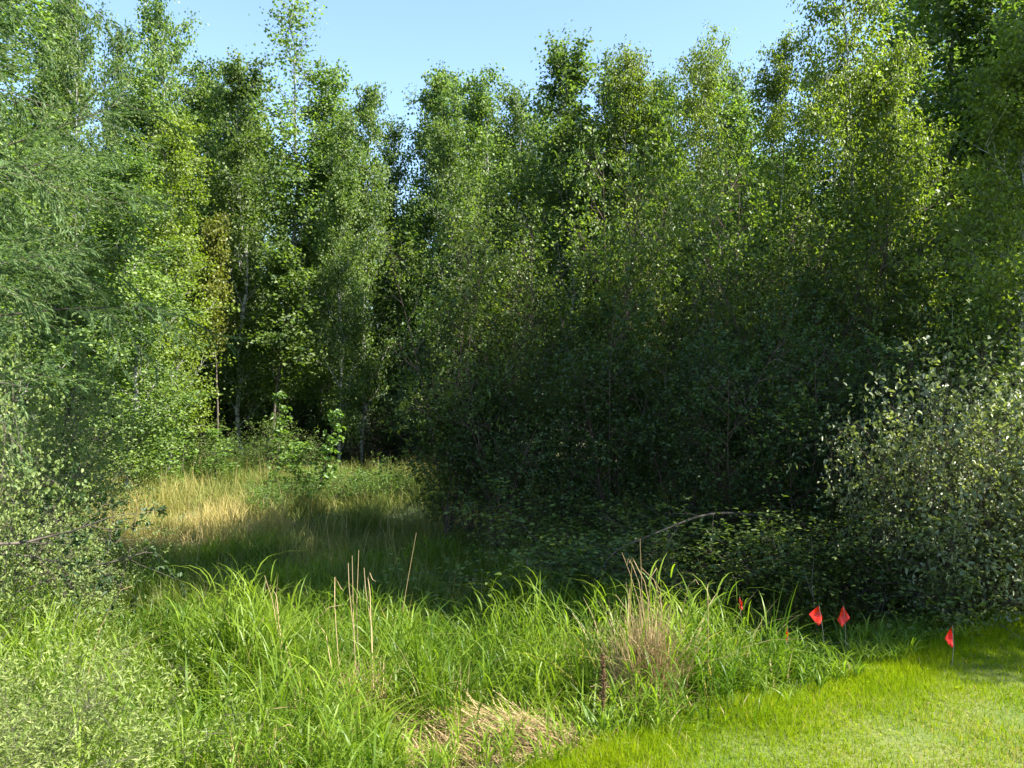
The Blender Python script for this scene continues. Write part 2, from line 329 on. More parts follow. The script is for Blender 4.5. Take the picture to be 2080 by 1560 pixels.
def tall_grass():
    rng = np.random.default_rng(5); a = Acc()
    def gap(x, y):                                                         # share of the green left standing among the dead stuff
        g = 1-.80*np.exp(-(((x+.16)/.56)**4+((y-4.92-.32*(-.2-x))/.40)**4)); g *= 1-.75*np.exp(-(((x-.87)/.17)**2+((y-5.15)/.28)**2))
        g *= 1-.65*np.exp(-(((x+.98)/.26)**2+((y-5.2)/.3)**2)); g *= 1-.5*np.exp(-(((x+1.65)/.3)**2+((y-4.9)/.25)**2)); return g
    def hmap(x, y, e):
        h = (.48+.66*clump(x, y)+.17*np.sin(x*5+y*3))*(.35+.65*sstep(e, .1, .9))
        h *= 1-.52*sstep(y, 6.2, 7.6)                                     # shorter again in the shade behind
        h *= 1-.66*sstep(x, 1.45, 2.0)*sstep(y, 4.6, 5.4)                   # and low round the flags
        h *= 1+.62*np.exp(-(((x-1.25)/.42)**2+((y-5.5)/.5)**2))            # the high lush tuft right of the dry reeds
        h *= 1-.45*np.exp(-(((x+.12)/.65)**4+((y-4.55)/.60)**4))           # pressed down round the straw
        h *= 1+.38*np.exp(-(((x+.45)/.55)**2+((y-5.9)/.45)**2))            # mound left of the middle
        return h
    n = 4600; cx = rng.uniform(-6, 5.5, n); cy_ = 1.9+8.6*rng.random(n)**.8
    e = edge(cx, cy_); k = (e > .12) & in_view(cx, cy_, .8) & (rng.random(n) < gap(cx, cy_)+.08); cx, cy_, e = cx[k], cy_[k], e[k]
    per = 24; m = len(cx)
    sz = rng.uniform(.45, 1.2, m)*hmap(cx, cy_, e)*(1-.45*np.exp(-(((cx+2.1)/.8)**2+((cy_-3.5)/.8)**2)))
    R_ = lambda v: np.repeat(v, per)
    x = R_(cx)+rng.normal(size=m*per)*.075; y = R_(cy_)+rng.normal(size=m*per)*.075
    wind = R_(rng.normal(size=m)*.8)
    az = np.where(rng.random(m*per) < .5, np.arctan2(y-R_(cy_), x-R_(cx)), wind)+rng.normal(size=m*per)*.6
    h = R_(sz)*rng.uniform(.3, .82, m*per)
    lean = np.abs(rng.normal(size=m*per))*.46+.12+(rng.random(m*per) < .15)*.6
    tint = R_(rng.random(m))*.55+rng.random(m*per)*.4
    tint = np.where(rng.random(m*per) < .065, .99, np.minimum(tint, .95))
    blades(a, rng, x, y, h, rng.uniform(.006, .019, m*per)*(.7+.3*np.minimum(h/.5, 1.2)), lean, az, 5, tint)
    # leafy culms: a stem with broad blades leaving it at different heights
    n = 21000; x = rng.uniform(-6, 5.5, n); y = 1.9+8.6*rng.random(n)**.8; e = edge(x, y)
    pit = clump(x+5, y-2, 2.1)+rng.normal(size=n)*.08
    k = (e > .15) & in_view(x, y, .8) & (pit > .36) & (rng.random(n) < gap(x, y)); x, y, e = x[k], y[k], e[k]; n = len(x)
    H_ = rng.uniform(.45, 1.0, n)*hmap(x, y, e)*.78; laz = rng.random(n)*6.283; ll = rng.uniform(0, .22, n); z0 = ground_z(x, y)
    blades(a, rng, x, y, H_, np.full(n, .0045), ll, laz, 3, None)
    tt = np.clip(.5*clump(x, y, .7)+rng.random(n)*.5, 0, .95)
    for j in range(6):
        fz = .22+.78*(j+rng.random(n)*.7)/6; hh = H_*fz*.97
        px_ = x+np.cos(laz)*H_*ll*fz**1.8*.6; py_ = y+np.sin(laz)*H_*ll*fz**1.8*.6
        az = laz+j*2.6+rng.normal(size=n)*.5; L_ = rng.uniform(.13, .27, n)*(.6+.5*np.minimum(H_/.5, 1.2))
        blades(a, rng, px_, py_, L_, rng.uniform(.008, .0145, n), rng.uniform(.35, 1.35, n), az, 4, np.clip(tt+rng.normal(size=n)*.1, 0, .95), z0+hh, 1.15)
    n = 34000; x = rng.uniform(-6, 5.5, n); y = 1.9+8.6*rng.random(n)**.8; e = edge(x, y); k = (e > -.05) & in_view(x, y, .8) & (rng.random(n) < gap(x, y)+.1); x, y, e = x[k], y[k], e[k]
    h = rng.uniform(.2, .6, len(x))*hmap(x, y, e)
    blades(a, rng, x, y, h, rng.uniform(.004, .010, len(x)), np.abs(rng.normal(size=len(x)))*.6+.1, None, 4)
    o = a.build("tall_grass", M['grass']); o['kind'] = 'stuff'; o['label'] = 'tall lush green grass filling the ditch'; o['category'] = 'grass'
tall_grass()

def lawn():
    rng = np.random.default_rng(8); a = Acc(); n = 520000
    y = 2.6+5.6*rng.random(n)**.85; x = rng.uniform(-.6, 6.4, n); e = edge(x, y)
    k = (e < .35+.1*rng.normal(size=n)) & in_view(x, y, .25); x, y, e = x[k], y[k], e[k]; n = len(x)
    h = rng.uniform(.03, .075, n)*(.7+.6*clump(x, y, 1.7))*(1+.9*sstep(e, -.35, .3))
    # thin worn patches, as near the right-hand corner
    wear = np.exp(-(((x-3.0)/.7)**2+((y-4.5)/.45)**2)); r = rng.random(n)*.92
    r = np.where(rng.random(n) < .025+.35*wear, .98, r)
    kk = rng.random(n) > wear*.45
    blades(a, rng, x[kk], y[kk], h[kk], rng.uniform(.003, .0055, n)[kk], (np.abs(rng.normal(size=n))*.5+.1)[kk], None, 2, r[kk])
    n = 4500; x = rng.uniform(-.3, 6, n); y = rng.uniform(2.8, 7.5, n); e = edge(x, y); k = (e < .2) & (clump(x, y, 2.3)+rng.normal(size=n)*.15 > .62); x, y = x[k], y[k]; n = len(x)
    p = np.stack([x, y, ground_z(x, y)+rng.uniform(.02, .05, n)], 1); leaves(a, rng, p, rv(rng, n)*np.array([1, 1, .3]), nrm(rv(rng, n)*.5+np.array([0, 0, 1])), rng.uniform(.012, .026, n), rng.uniform(.010, .020, n), 'diamond')
    n = 1500; x = rng.uniform(-.3, 6, n); y = rng.uniform(2.8, 7.5, n); k = edge(x, y) < .1; x, y = x[k], y[k]; n = len(x)
    blades(a, rng, x, y, rng.uniform(.08, .15, n), rng.uniform(.003, .006, n), rng.uniform(.3, 1.1, n), None, 3, np.where(rng.random(n) < .3, .98, .5))
    o = a.build("lawn_grass", M['lawn']); o['kind'] = 'stuff'; o['label'] = 'short mown yellow-green lawn grass'; o['category'] = 'grass'
lawn()

def meadow():
    rng = np.random.default_rng(9); a = Acc()
    n = 4200; cx = rng.uniform(-11, 6, n); cy_ = rng.uniform(7.4, 19, n); k = in_view(cx, cy_, 1) & (rng.random(n) < np.where(cx > 0, .4, 1)); cx, cy_ = cx[k], cy_[k]; m = len(cx)
    dry = np.exp(-(((cx+5.0)/2.2)**2+((cy_-12.0)/2.3)**2))*(.55+.9*clump(cx+3, cy_, 1.1)); sz = rng.uniform(.22, .62, m)*(.7+.6*clump(cx, cy_, .9)); per = 46; R_ = lambda v: np.repeat(v, per)
    x = R_(cx)+rng.normal(size=m*per)*.11; y = R_(cy_)+rng.normal(size=m*per)*.11; n = m*per
    az = np.where(rng.random(n) < .5, R_(rng.random(m)*6.28), rng.random(n)*6.28)+rng.normal(size=n)*.4
    r = np.clip(rng.random(n)*.3+R_(rng.random(m))*.22+R_(dry)*.62*rng.random(n)**.5, 0, 1)
    blades(a, rng, x, y, R_(sz)*rng.uniform(.35, 1, n), rng.uniform(.005, .013, n), np.abs(rng.normal(size=n))*.5+.12, az, 3, r)
    n = 900; x = rng.uniform(-9, 2, n); y = rng.uniform(8, 17, n); k = in_view(x, y, .5); x, y = x[k], y[k]; n = len(x)     # seed stalks
    blades(a, rng, x, y, rng.uniform(.5, .85, n), np.full(n, .006), rng.uniform(.05, .4, n), None, 4, np.full(n, .97))
    o = a.build("meadow_grass", M['meadow']); o['kind'] = 'stuff'; o['label'] = 'half dry yellowing grass in the sunny clearing'; o['category'] = 'grass'
meadow()

def straw_mat():
    rng = np.random.default_rng(12); a = Acc()
    # fallen stalks combed towards the lower right
    def straws(n, cx, cy_, sx, sy, az0, azs, lo, hi, lift):
        x = cx+rng.normal(size=n)*sx; y = cy_+rng.normal(size=n)*sy; az = az0+rng.normal(size=n)*azs; el = rng.normal(size=n)*.20+.04
        g = np.exp(-(((x-cx)/(1.6*sx))**2+((y-cy_)/(1.6*sy))**2)); z = ground_z(x, y)+.03+lift*g*rng.random(n)
        d1 = np.stack([np.cos(az)*np.cos(el), np.sin(az)*np.cos(el), np.sin(el)], 1); d2 = nrm(d1+rng.normal(size=(n, 3))*np.array([.25, .25, .30])-np.array([0, 0, .12]))
        L = rng.uniform(lo, hi, n)[:, None]; W = rng.uniform(.0015, .0042, n)[:, None]; p0 = np.stack([x, y, z], 1)-d1*L*.5; p1 = p0+d1*L*rng.uniform(.35, .75, (n, 1)); p2 = p1+d2*L*.5
        sd_ = nrm(np.cross(d1, rv(rng, n)*.4+np.array([0, 0, 1.]))); v = np.stack([p0-sd_*W*.5, p0+sd_*W*.5, p1+sd_*W*.5, p1-sd_*W*.5, p2+sd_*W*.2, p2-sd_*W*.2], 1)
        i = np.arange(n)[:, None]*6; r = rng.random(n)**1.4; f = np.concatenate([i+np.array([[0, 1, 2, 3]]), i+np.array([[3, 2, 4, 5]])]); a.add(v, f, np.concatenate([r, r]))
    straws(900, -.46, 5.22, .16, .16, -.55, .30, .25, .75, .22); straws(1000, -.12, 5.02, .20, .17, -.62, .28, .25, .70, .20)
    straws(700, .14, 4.78, .16, .14, -.70, .40, .15, .5, .12); straws(320, 0., 5.4, .20, .10, -.5, .5, .15, .5, .22); straws(320, -.42, 4.7, .18, .18, -.9, .5, .15, .55, .12)
    # thin scatter through the ditch grass
    straws(420, -1.2, 5.1, .35, .22, -.4, 1.2, .15, .45, .3); straws(220, -.6, 3.6, .5, .3, -.4, 1.2, .15, .4, .2); straws(260, .75, 5.25, .2, .15, -.4, 1.3, .1, .4, .4)
    o = a.build("dead_grass", M['straw']); o['kind'] = 'stuff'; o['label'] = 'mat of fallen straw-coloured dead stalks'; o['category'] = 'dead grass'
straw_mat()

# ---------------------------------------------------------------- prototypes
asp = [make_tree(21, 11, 2.0, "aspen_tree", "tree", M['aspen'], M['bark'], .06, 56, 6, 5, 19, LL=.088, WW=.078),
       make_tree(22, 11, 1.9, "aspen_tree", "tree", M['aspen'], M['bark'], .1, 52, 6, 5, 19, up=.7, bend=.14, LL=.088, WW=.078),
       make_tree(23, 11, 2.3, "aspen_tree", "tree", M['aspen'], M['bark'], .08, 46, 7, 5, 19, up=.3, LL=.088, WW=.078, cr=.36, prof=lambda f: np.clip(.7+.5*np.sin(f*19)*.5-.55*f**3, .2, None)),
       make_tree(24, 11, 1.8, "aspen_tree", "tree", M['aspen'], M['bark'], .06, 54, 6, 5, 18, up=.8, top_sparse=.2, LL=.088, WW=.078),
       make_tree(27, 11, 2.1, "aspen_tree", "tree", M['aspen'], M['bark'], .06, 50, 6, 5, 20, up=.5, LL=.088, WW=.078, cr=.34, prof=lambda f: np.clip(.95-.2*f-.6*f**5, .2, None), wob=.2)]
asp_pole = make_tree(28, 5, .95, "aspen_tree", "tree", M['yellowish'], M['twig'], .42, 26, 5, 5, 12, up=.5, LL=.08, WW=.07, r0=.035, cr=.22)
asp_thin = make_tree(25, 12, 1.5, "aspen_tree", "tree", M['aspen'], M['bark'], .06, 56, 6, 5, 15, up=.75, top_sparse=.72, spread=.06)
asp_high = make_tree(26, 11, 2.6, "aspen_tree", "tree", M['aspen'], M['bark'], .46, 60, 7, 5, 20, up=.35, prof=lambda f: np.clip(1.15-np.abs(f-.70)*1.1-1.6*np.clip(f-.8, 0, 1), .3, None), cr=.5, LL=.12, WW=.1)
bir = [make_tree(31, 11, 2.2, "birch_tree", "tree", M['birch'], M['bark'], .12, 54, 7, 5, 17, LL=.075, WW=.056, droop=-.7, up=.45, bend=-.01, kind='oval', cr=.32),
       make_tree(32, 11, 2.0, "birch_tree", "tree", M['birch'], M['bark'], .15, 50, 7, 5, 17, LL=.075, WW=.056, droop=-.7, up=.55, bend=.02, kind='oval', cr=.32)]
ald = [make_shrub(41, 5, 1.7, "alder_shrub", "shrub", M['olive'], M['red_twig'], 6, 13, 6, 4, 9, LL=.070, WW=.046, spread=.028, dens0=.28),
       make_shrub(42, 5, 1.7, "alder_shrub", "shrub", M['olive'], M['red_twig'], 5, 15, 6, 4, 9, LL=.080, WW=.054, spread=.028, dens0=.28),
       make_shrub(43, 5, 1.8, "alder_shrub", "shrub", M['olive'], M['red_twig'], 7, 12, 6, 4, 9, LL=.062, WW=.042, spread=.028, dens0=.28)]
dog = [make_shrub(51, 2.5, 1.35, "dogwood_shrub", "shrub", M['bush'], M['twig'], 20, 11, 5, 3, 5, LL=.066, WW=.042, f0=.01, r0=.011, flat=2.6, lean=1.5, base=.4),
       make_shrub(52, 2.5, 1.35, "dogwood_shrub", "shrub", M['bush'], M['twig'], 18, 11, 5, 3, 5, LL=.07, WW=.046, f0=.01, r0=.011, flat=2.6, lean=1.5, base=.4)]
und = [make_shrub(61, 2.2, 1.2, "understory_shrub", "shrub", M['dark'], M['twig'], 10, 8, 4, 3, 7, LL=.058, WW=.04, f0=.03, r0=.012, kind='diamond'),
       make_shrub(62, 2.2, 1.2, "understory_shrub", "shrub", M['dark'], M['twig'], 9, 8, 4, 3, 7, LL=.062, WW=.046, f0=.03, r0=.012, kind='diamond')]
rose = make_shrub(71, 2.6, 1.3, "hawthorn_shrub", "shrub", M['pale'], M['twig'], 12, 10, 6, 3, 7, LL=.045, WW=.034, f0=.03, r0=.014, flat=.8, lean=1.0)
wil = make_shrub(75, 1.15, .62, "willow_shrub", "shrub", M['willow'], M['twig'], 15, 9, 5, 3, 7, LL=.034, WW=.0085, kind='diamond', dens0=.05, f0=.05, r0=.004, flat=.3, lean=1.0, base=.3, spread=.02)
sap = [make_tree(81, 1.9, .20, "aspen_sapling", "sapling", M['fresh'], M['twig'], .1, 22, 3, 2, 5, LL=.07, WW=.055, r0=.011, spread=.02, kind='oval', cr=.07),
       make_tree(82, 1.9, .40, "aspen_sapling", "sapling", M['fresh'], M['twig'], .05, 24, 3, 2, 6, LL=.065, WW=.055, r0=.011, spread=.03, kind='oval', cr=.11)]
bri = make_shrub(85, .95, .5, "meadowsweet_clump", "plant", M['fresh'], M['twig'], 16, 7, 3, 2, 7, LL=.045, WW=.018, f0=.1, r0=.004, flat=.5, lean=.8)

def larch():
    rng = np.random.default_rng(91); root = empty("larch_tree", "feathery larch tree with drooping needle sprays reaching in over the left edge", "tree")
    H = 10.5; K = 12; z = np.linspace(0, H, K); T = np.stack([rng.normal(size=K)*.02, rng.normal(size=K)*.02, z], 1)[None]
    B1, f1 = grow(rng, T, 60, .20, .98, lambda f: 2.95*np.clip(1.10-f*.85, .1, None), .25, 1., .10, 9, -.045, .06)
    B2, f2 = grow(rng, B1, 18, .08, 1., .80, .75, .75, -.05, 6, -.08, .08)
    B3, f3 = grow(rng, B2, 12, .05, 1., .22, .8, .5, -.16, 4, -.06, .12)
    a = Acc(); tubes(a, T, taper(T, .15, .1), 8); tubes(a, B1, taper(B1, .022*(1.1-f1), .15), 5); tubes(a, B2, taper(B2, .004, .3), 3)
    a.build("trunk", M['twig'], root, True)
    c = Acc(); per = 26; f = rng.random((B3.shape[0], per)); p, t = interp(B3, f); p = p.reshape(-1, 3); t = t.reshape(-1, 3); n = len(p)
    d = nrm(t*1.1+rv(rng, n)*.5+np.array([0, 0, -.15])); leaves(c, rng, p, d, rv(rng, n), rng.uniform(.03, .06, n), rng.uniform(.010, .016, n), 'needle')
    f = rng.random((B2.shape[0], 12)); p, t = interp(B2, f); p = p.reshape(-1, 3); t = t.reshape(-1, 3); n = len(p)
    d = nrm(t*.6+rv(rng, n)*.9); leaves(c, rng, p, d, rv(rng, n), rng.uniform(.03, .06, n), rng.uniform(.010, .016, n), 'needle')
    c.build("crown", M['larch'], root)
    return root
lr = larch(); lr.location = (-6.15, 7.9, float(ground_z(-6.15, 7.9)))

# ---------------------------------------------------------------- placement: skyline trees (photo column, top row, distance, prototype, width)
rg = np.random.default_rng(77)
GS = "aspens along the front of the wood"
sky_trees = [
 (165, 30, 17.5, asp[2], .50, "tall aspen rising directly behind the larch at the left", GS),
 (238, 100, 24.5, asp[3], .55, "slim spindly aspen top between the two big aspens on the left", GS),
 (345, 45, 21, asp[2], .66, "broad tall aspen with split open crown, second from the left against the sky", GS),
 (280, 200, 18.5, asp[0], .9, "dense lower aspen in front of the broad split-crowned aspen", GS),
 (440, 165, 22, asp[0], .9, "rounded aspen filling the skyline right of the split-crowned one", GS),
 (572, 18, 21, asp_thin, 1.1, "tallest thin-topped aspen with sparse pointed leader on the left", GS),
 (500, 170, 19.5, asp[1], .9, "dense aspen at the left foot of the sparse pointed one", GS),
 (652, 178, 21.5, asp[3], .9, "narrow aspen just right of the sparse pointed one", GS),
 (735, 210, 20.5, asp[1], .62, "narrow pointed aspen left of the deep gap in the skyline", GS),
 (690, 265, 18.8, asp[3], .75, "shorter aspen with pale visible trunk left of the skyline gap", GS),
 (800, 282, 25, asp[3], .8, "low aspen top at the bottom of the deep skyline gap", GS),
 (868, 185, 22, asp[1], .72, "aspen with forked top at the right of the skyline gap", GS),
 (930, 182, 24, asp[3], .9, "second aspen right of the skyline gap", GS),
 (988, 182, 21, asp[0], .85, "third aspen right of the skyline gap, bushy and rounded", GS),
 (915, 300, 18, asp[2], .75, "wide low aspen below the forked-top one", GS),
 (1055, 205, 22, asp[3], .8, "small-topped aspen left of the dark tall one in the middle", GS),
 (1108, 95, 21, asp_thin, 1.0, "dark tall aspen with three upright tips in the middle skyline", GS),
 (1168, 150, 18.5, asp[1], 1.0, "light green aspen just right of the dark tall middle one", GS),
]
for i, (px, py, Y, pr, wd, lab, g) in enumerate(sky_trees):
    x = XX(px, Y); h = ZZ(py, Y)-float(ground_z(x, Y)); pr.put(lab, x, Y, h, rg.random()*6.28, wd*h/pr.H*(1.08+.2*rg.random()), g, rg.uniform(-.012, .012))
GB = "birches in the right half of the wood"
birches = [
 (1275, 125, 17.5, bir[1], .8, "bright rounded birch on the skyline right of the middle"),
 (1420, 112, 17, bir[0], .68, "yellow-green birch with a round top left of the bright sky notch"),
 (1585, 110, 14.5, bir[1], .75, "birch at the right of the bright sky notch with a sloping outline"),
 (1715, -70, 13.2, bir[0], .82, "tallest birch at the right, cut by the top of the frame, dark trunk showing"),
 (1810, 130, 12.6, bir[1], .75, "yellow sunlit birch leaning against the tallest one's right side"),
]
for px, py, Y, pr, wd, lab in birches:
    x = XX(px, Y); h = ZZ(py, Y)-float(ground_z(x, Y)); pr.put(lab, x, Y, h, rg.random()*6.28, wd*h/pr.H, GB)
extra = [
 (1225, 165, 20, asp[0], .7, "aspen half hidden behind the bright rounded birch"),
 (1345, 195, 21, asp[1], .65, "aspen filling the dip between the two rounded birches"),
 (1455, 88, 22, asp_thin, .85, "wispy aspen top poking out above the yellow-green birch"),
 (1500, 175, 20, asp[3], .6, "dark aspen in the bright sky notch"),
 (1905, -180, 15, asp[2], 1.3, "shaded tall aspen behind the right-hand birches, cut by the top of the frame"),
 (2060, -150, 14, asp[0], 1.3, "shaded tall aspen in the top right corner"),
]
for px, py, Y, pr, wd, lab in extra:
    x = XX(px, Y); h = ZZ(py, Y)-float(ground_z(x, Y)); pr.put(lab, x, Y, h, rg.random()*6.28, wd*h/pr.H, GS)
r_ = bir[1].put("near birch with large yellow-green leaves at the right edge", XX(2075, 8.8), 8.8, 5.9, 2.0, .62, GB)
# trees deeper in the wood, and beyond the right edge of the frame
k = 0
for Y in (25, 29, 33, 38, 44):
    for x in np.arange(-Y*.72-2, Y*.72+6, 2.3+Y*.03):
        xx = x+rg.uniform(-.7, .7); yy = Y+rg.uniform(-1.3, 1.3); h = rg.uniform(8.6, 10.4)*(1+(Y-25)*.012)
        if abs(xx-XX(800, Y)) < 2.3: h *= .82
        if abs(xx-XX(1505, Y)) < 1.8: h *= .85
        asp[k % 5].put("aspen standing in the dim inside of the wood", xx, yy, h, rg.random()*6.28, rg.uniform(.85, 1.1), "aspens deep in the wood"); k += 1
for xx, yy, h, wd in [(8.4, 13.2, 6.5, .8), (8.9, 15.5, 7, .9), (6.8, 16.5, 8, 1), (12.5, 14.5, 8, 1.2), (12, 17, 10, 1.2), (9, 18, 10, 1.2), (14, 20, 10, 1.2), (5.2, 19.5, 8.5, 1), (2.5, 18.5, 8, 1), (10.5, 22, 10, 1.2), (-13.5, 17, 10, 1.2), (-11, 19.5, 10.5, 1.2), (-9.8, 15, 9, 1.1)]:
    asp[k % 5].put("aspen beside the frame closing the wood off at its edge", xx, yy, h, rg.random()*6.28, wd, "aspens at the sides of the view"); k += 1
# high-crowned aspens beyond the right edge: their shade lies over the thicket's foot and the strip of grass before it
for xx, yy, h, wd in [(8.0, 5.6, 15.8, .78), (8.1, 8.0, 10.4, .75), (7.6, 9.8, 7.6, .7), (8.3, 4.85, 9.2, .36)]:
    asp_high.put("high-crowned aspen beyond the right edge whose shade falls on the thicket", xx, yy, h, rg.random()*6.28, wd, "high-crowned aspens beyond the right edge")

# thicket of tall alder shrubs
GA = "tall alder shrubs of the dark thicket"
rows = [
 (905, 455, 11.2, "leftmost tall shrub of the thicket, its twigs standing against the dark aspens"),
 (965, 415, 11.4, "tall thicket shrub next to the leftmost one"),
 (1050, 375, 11.6, "tall thicket shrub below the dark middle aspen"),
 (1130, 345, 11.6, "tall thicket shrub with sunlit yellowish top left of the bright birch"),
 (1230, 275, 11.6, "high sunlit thicket shrub below the bright rounded birch"),
 (1320, 330, 12, "tall thicket shrub with bare stems showing under the bright rounded birch"),
 (1400, 298, 12.4, "tall thicket shrub below the yellow-green birch"),
 (1530, 238, 11.8, "highest thicket shrub, olive top just left of the tallest birch"),
 (1625, 340, 11.2, "tall thicket shrub under the tallest birch's trunk"),
 (1720, 325, 11.2, "tall thicket shrub under the yellow sunlit birch"),
 (1850, 268, 11.0, "tall shaded thicket shrub between the birches and the right edge"),
 (1970, 370, 10.2, "tall thicket shrub above the sunlit front bush"),
 (2080, 335, 9.8, "tall thicket shrub cut by the right edge of the frame"),
 (960, 720, 11.3, "low dark shrub at the left end of the thicket"),
 (1010, 640, 10.8, "dark shrub in the front row of the thicket, left of its middle"),
 (1130, 620, 10.5, "dark shrub in the middle of the thicket's front row"),
 (1255, 590, 10.2, "dark shrub above the arched fallen branch"),
 (1385, 560, 9.8, "dark shrub with a few sunlit leaf sprays above the dry reed tuft"),
 (1505, 565, 9.6, "dark shrub above the edge-on flags"),
 (1625, 600, 9.2, "dark shrub behind the two open flags"),
 (1745, 560, 9.1, "dark shrub left of the sunlit front bush"),
 (1865, 600, 9.0, "dark shrub right behind the sunlit front bush"),
]
for i, (px, py, Y, lab) in enumerate(rows):
    x = XX(px, Y); h = ZZ(py, Y)-float(ground_z(x, Y)); pr = ald[i % 3]
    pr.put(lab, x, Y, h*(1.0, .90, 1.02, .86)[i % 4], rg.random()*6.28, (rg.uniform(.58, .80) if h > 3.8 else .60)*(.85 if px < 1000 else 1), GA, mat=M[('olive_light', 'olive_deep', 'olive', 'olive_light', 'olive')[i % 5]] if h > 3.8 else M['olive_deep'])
for i, (xx, yy, h) in enumerate([(2.2, 13.6, 5), (3.4, 14.4, 5), (4.4, 14.6, 5), (6, 13.6, 5), (7.2, 12.6, 5), (6.2, 10.4, 4.6), (7.4, 9.6, 4.2), (8.6, 10.6, 4.6), (3.9, 16.6, 5)]):
    ald[i % 3].put("shrub hidden in the heart of the thicket behind its front rows", xx, yy, h, rg.random()*6.28, .9, "shrubs behind the thicket front")

# sunlit bush at the right front
GD = "sunlit bushes at the right front"
for i, (px, py, Y, lab) in enumerate([
 (1880, 760, 7.9, "left sunlit bush with glossy leaves behind the rightmost flag"),
 (1975, 640, 7.9, "middle sunlit glossy bush, its top pointed, at the lawn's edge"),
 (2090, 650, 7.5, "right sunlit glossy bush hanging over the lawn at the frame's edge"),
 (2210, 880, 7.4, "sunlit glossy bush mostly beyond the right edge")]):
    x = XX(px, Y); dog[i % 2].put(lab, x, Y, ZZ(py, Y)-float(ground_z(x, Y)), 1.3*i, (.52, .6, .7, .8)[i], GD)
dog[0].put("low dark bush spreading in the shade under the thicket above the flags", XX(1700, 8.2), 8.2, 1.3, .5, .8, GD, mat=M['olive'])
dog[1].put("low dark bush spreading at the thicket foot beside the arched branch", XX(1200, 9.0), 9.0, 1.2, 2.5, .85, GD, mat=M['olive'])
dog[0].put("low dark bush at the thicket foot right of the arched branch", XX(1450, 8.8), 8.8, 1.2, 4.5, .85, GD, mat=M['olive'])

# left side shrubs
GL = "pale bushes at the left edge"
rose.put("pale sunlit bush with round leaves at the left edge under the larch", -4.2, 6.6, 2.6, 0, .58, GL)
rose.put("pale sunlit bush beside the larch, nearer the clearing", -5.6, 9.6, 2.6, 2.2, .85, GL)
rose.put("lower pale bush at the clearing's left side", -6.5, 11.6, 1.8, 4.1, .85, GL)
rose.put("small pale bush low at the left edge above the tall grass", -3.75, 7.5, 1.35, 5.1, .5, GL)
asp[3].put("young aspen with pale leaves behind the left bushes, lit from top to bottom", XX(262, 14.2), 14.2, 5.6, 1.1, .75, GS)
asp[0].put("young aspen with light crown between larch and split-crowned aspen", XX(345, 16.5), 16.5, 6.9, 3.1, .65, GS, mat=M['birch'])
asp_pole.put("short yellow-leaved aspen with thin stem below the sparse pointed one", XX(440, 18), 18, 5.3, 3.1, .8, GS)
asp_pole.put("short rounded light green aspen right of the yellow-leaved one", XX(560, 18.5), 18.5, 4.7, .4, 1.25, GS, mat=M['aspen'])
GW = "feathery pale willows in the lower left corner"
for i, (xx, yy, h, lab) in enumerate([(-2.15, 3.3, 1.15, "feathery pale willow in the very corner at the lower left"), (-1.88, 3.25, .85, "feathery pale willow right of the corner one"),
                                      (-2.4, 3.95, 1.35, "feathery pale willow standing highest at the left edge, in front of tall grass"), (-2.0, 3.75, 1.08, "feathery pale willow behind the corner ones, its tips among the grass")]):
    wil.put(lab, xx, yy, h, 1.7*i, .8, GW)

# undergrowth and saplings at the wood's foot, left half
GU = "dim shrubs at the wood's foot"
ulab = "dim leafy shrub at the foot of the aspens"
for i in range(34):
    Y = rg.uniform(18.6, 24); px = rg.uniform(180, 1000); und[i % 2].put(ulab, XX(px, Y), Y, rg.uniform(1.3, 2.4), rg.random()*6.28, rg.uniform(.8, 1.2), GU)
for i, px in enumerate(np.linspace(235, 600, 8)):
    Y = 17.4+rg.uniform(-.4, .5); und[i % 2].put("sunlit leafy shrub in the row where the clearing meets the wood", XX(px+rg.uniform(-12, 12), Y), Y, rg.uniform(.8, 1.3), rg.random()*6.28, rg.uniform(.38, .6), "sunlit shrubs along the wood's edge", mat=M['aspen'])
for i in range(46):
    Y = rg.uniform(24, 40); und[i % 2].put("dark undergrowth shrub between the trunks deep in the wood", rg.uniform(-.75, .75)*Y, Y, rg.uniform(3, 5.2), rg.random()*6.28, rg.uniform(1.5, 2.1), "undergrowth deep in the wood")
GP = "saplings along the clearing's far edge"
for px, top, base, Y, j, tilt, lab in [
 (285, 865, 975, 16.2, 1, 0, "sunlit bushy sapling at the clearing's far left"),
 (375, 842, 975, 16.4, 1, .05, "sunlit sapling with a leafy fork, second along the clearing's far edge"),
 (440, 895, 975, 16.2, 1, 0, "short sapling half in shade left of the upright one"),
 (562, 825, 985, 15.2, 0, .02, "upright slender sapling in front of the dark wood"),
 (668, 838, 1000, 14.0, 0, .22, "slender sapling leaning right, brightest leaves at its tip"),
 (605, 905, 990, 14.4, 1, 0, "short sapling with reddish tips left of the leaning one"),
 (330, 900, 985, 15.6, 1, -.1, "low sapling between the bushy and the forked ones")]:
    sap[j].put(lab, XX(px-(base-top)*math.sin(tilt), Y), Y, ((base-top)/F*Y+.25)*1.08, 0 if tilt else rg.random()*6.28, 1.25, GP, tilt)
GM = "light green clumps at the clearing's right end"
for px, top, Y, lab in [(750, 935, 14.4, "brightest yellow-green leafy clump at the clearing's right end"), (705, 950, 14.3, "leafy clump left of the brightest one"),
                        (655, 940, 14.4, "leafy clump at the foot of the leaning sapling"), (600, 960, 14.2, "leafy clump beside the short red-tipped sapling"),
                        (560, 965, 13.2, "small leafy clump in front of the upright sapling"), (800, 940, 14.6, "dim leafy clump where the thicket's shade begins")]:
    x = XX(px, Y); bri.put(lab, x, Y, ZZ(top, Y)-float(ground_z(x, Y)), rg.random()*6.28, .85, GM)

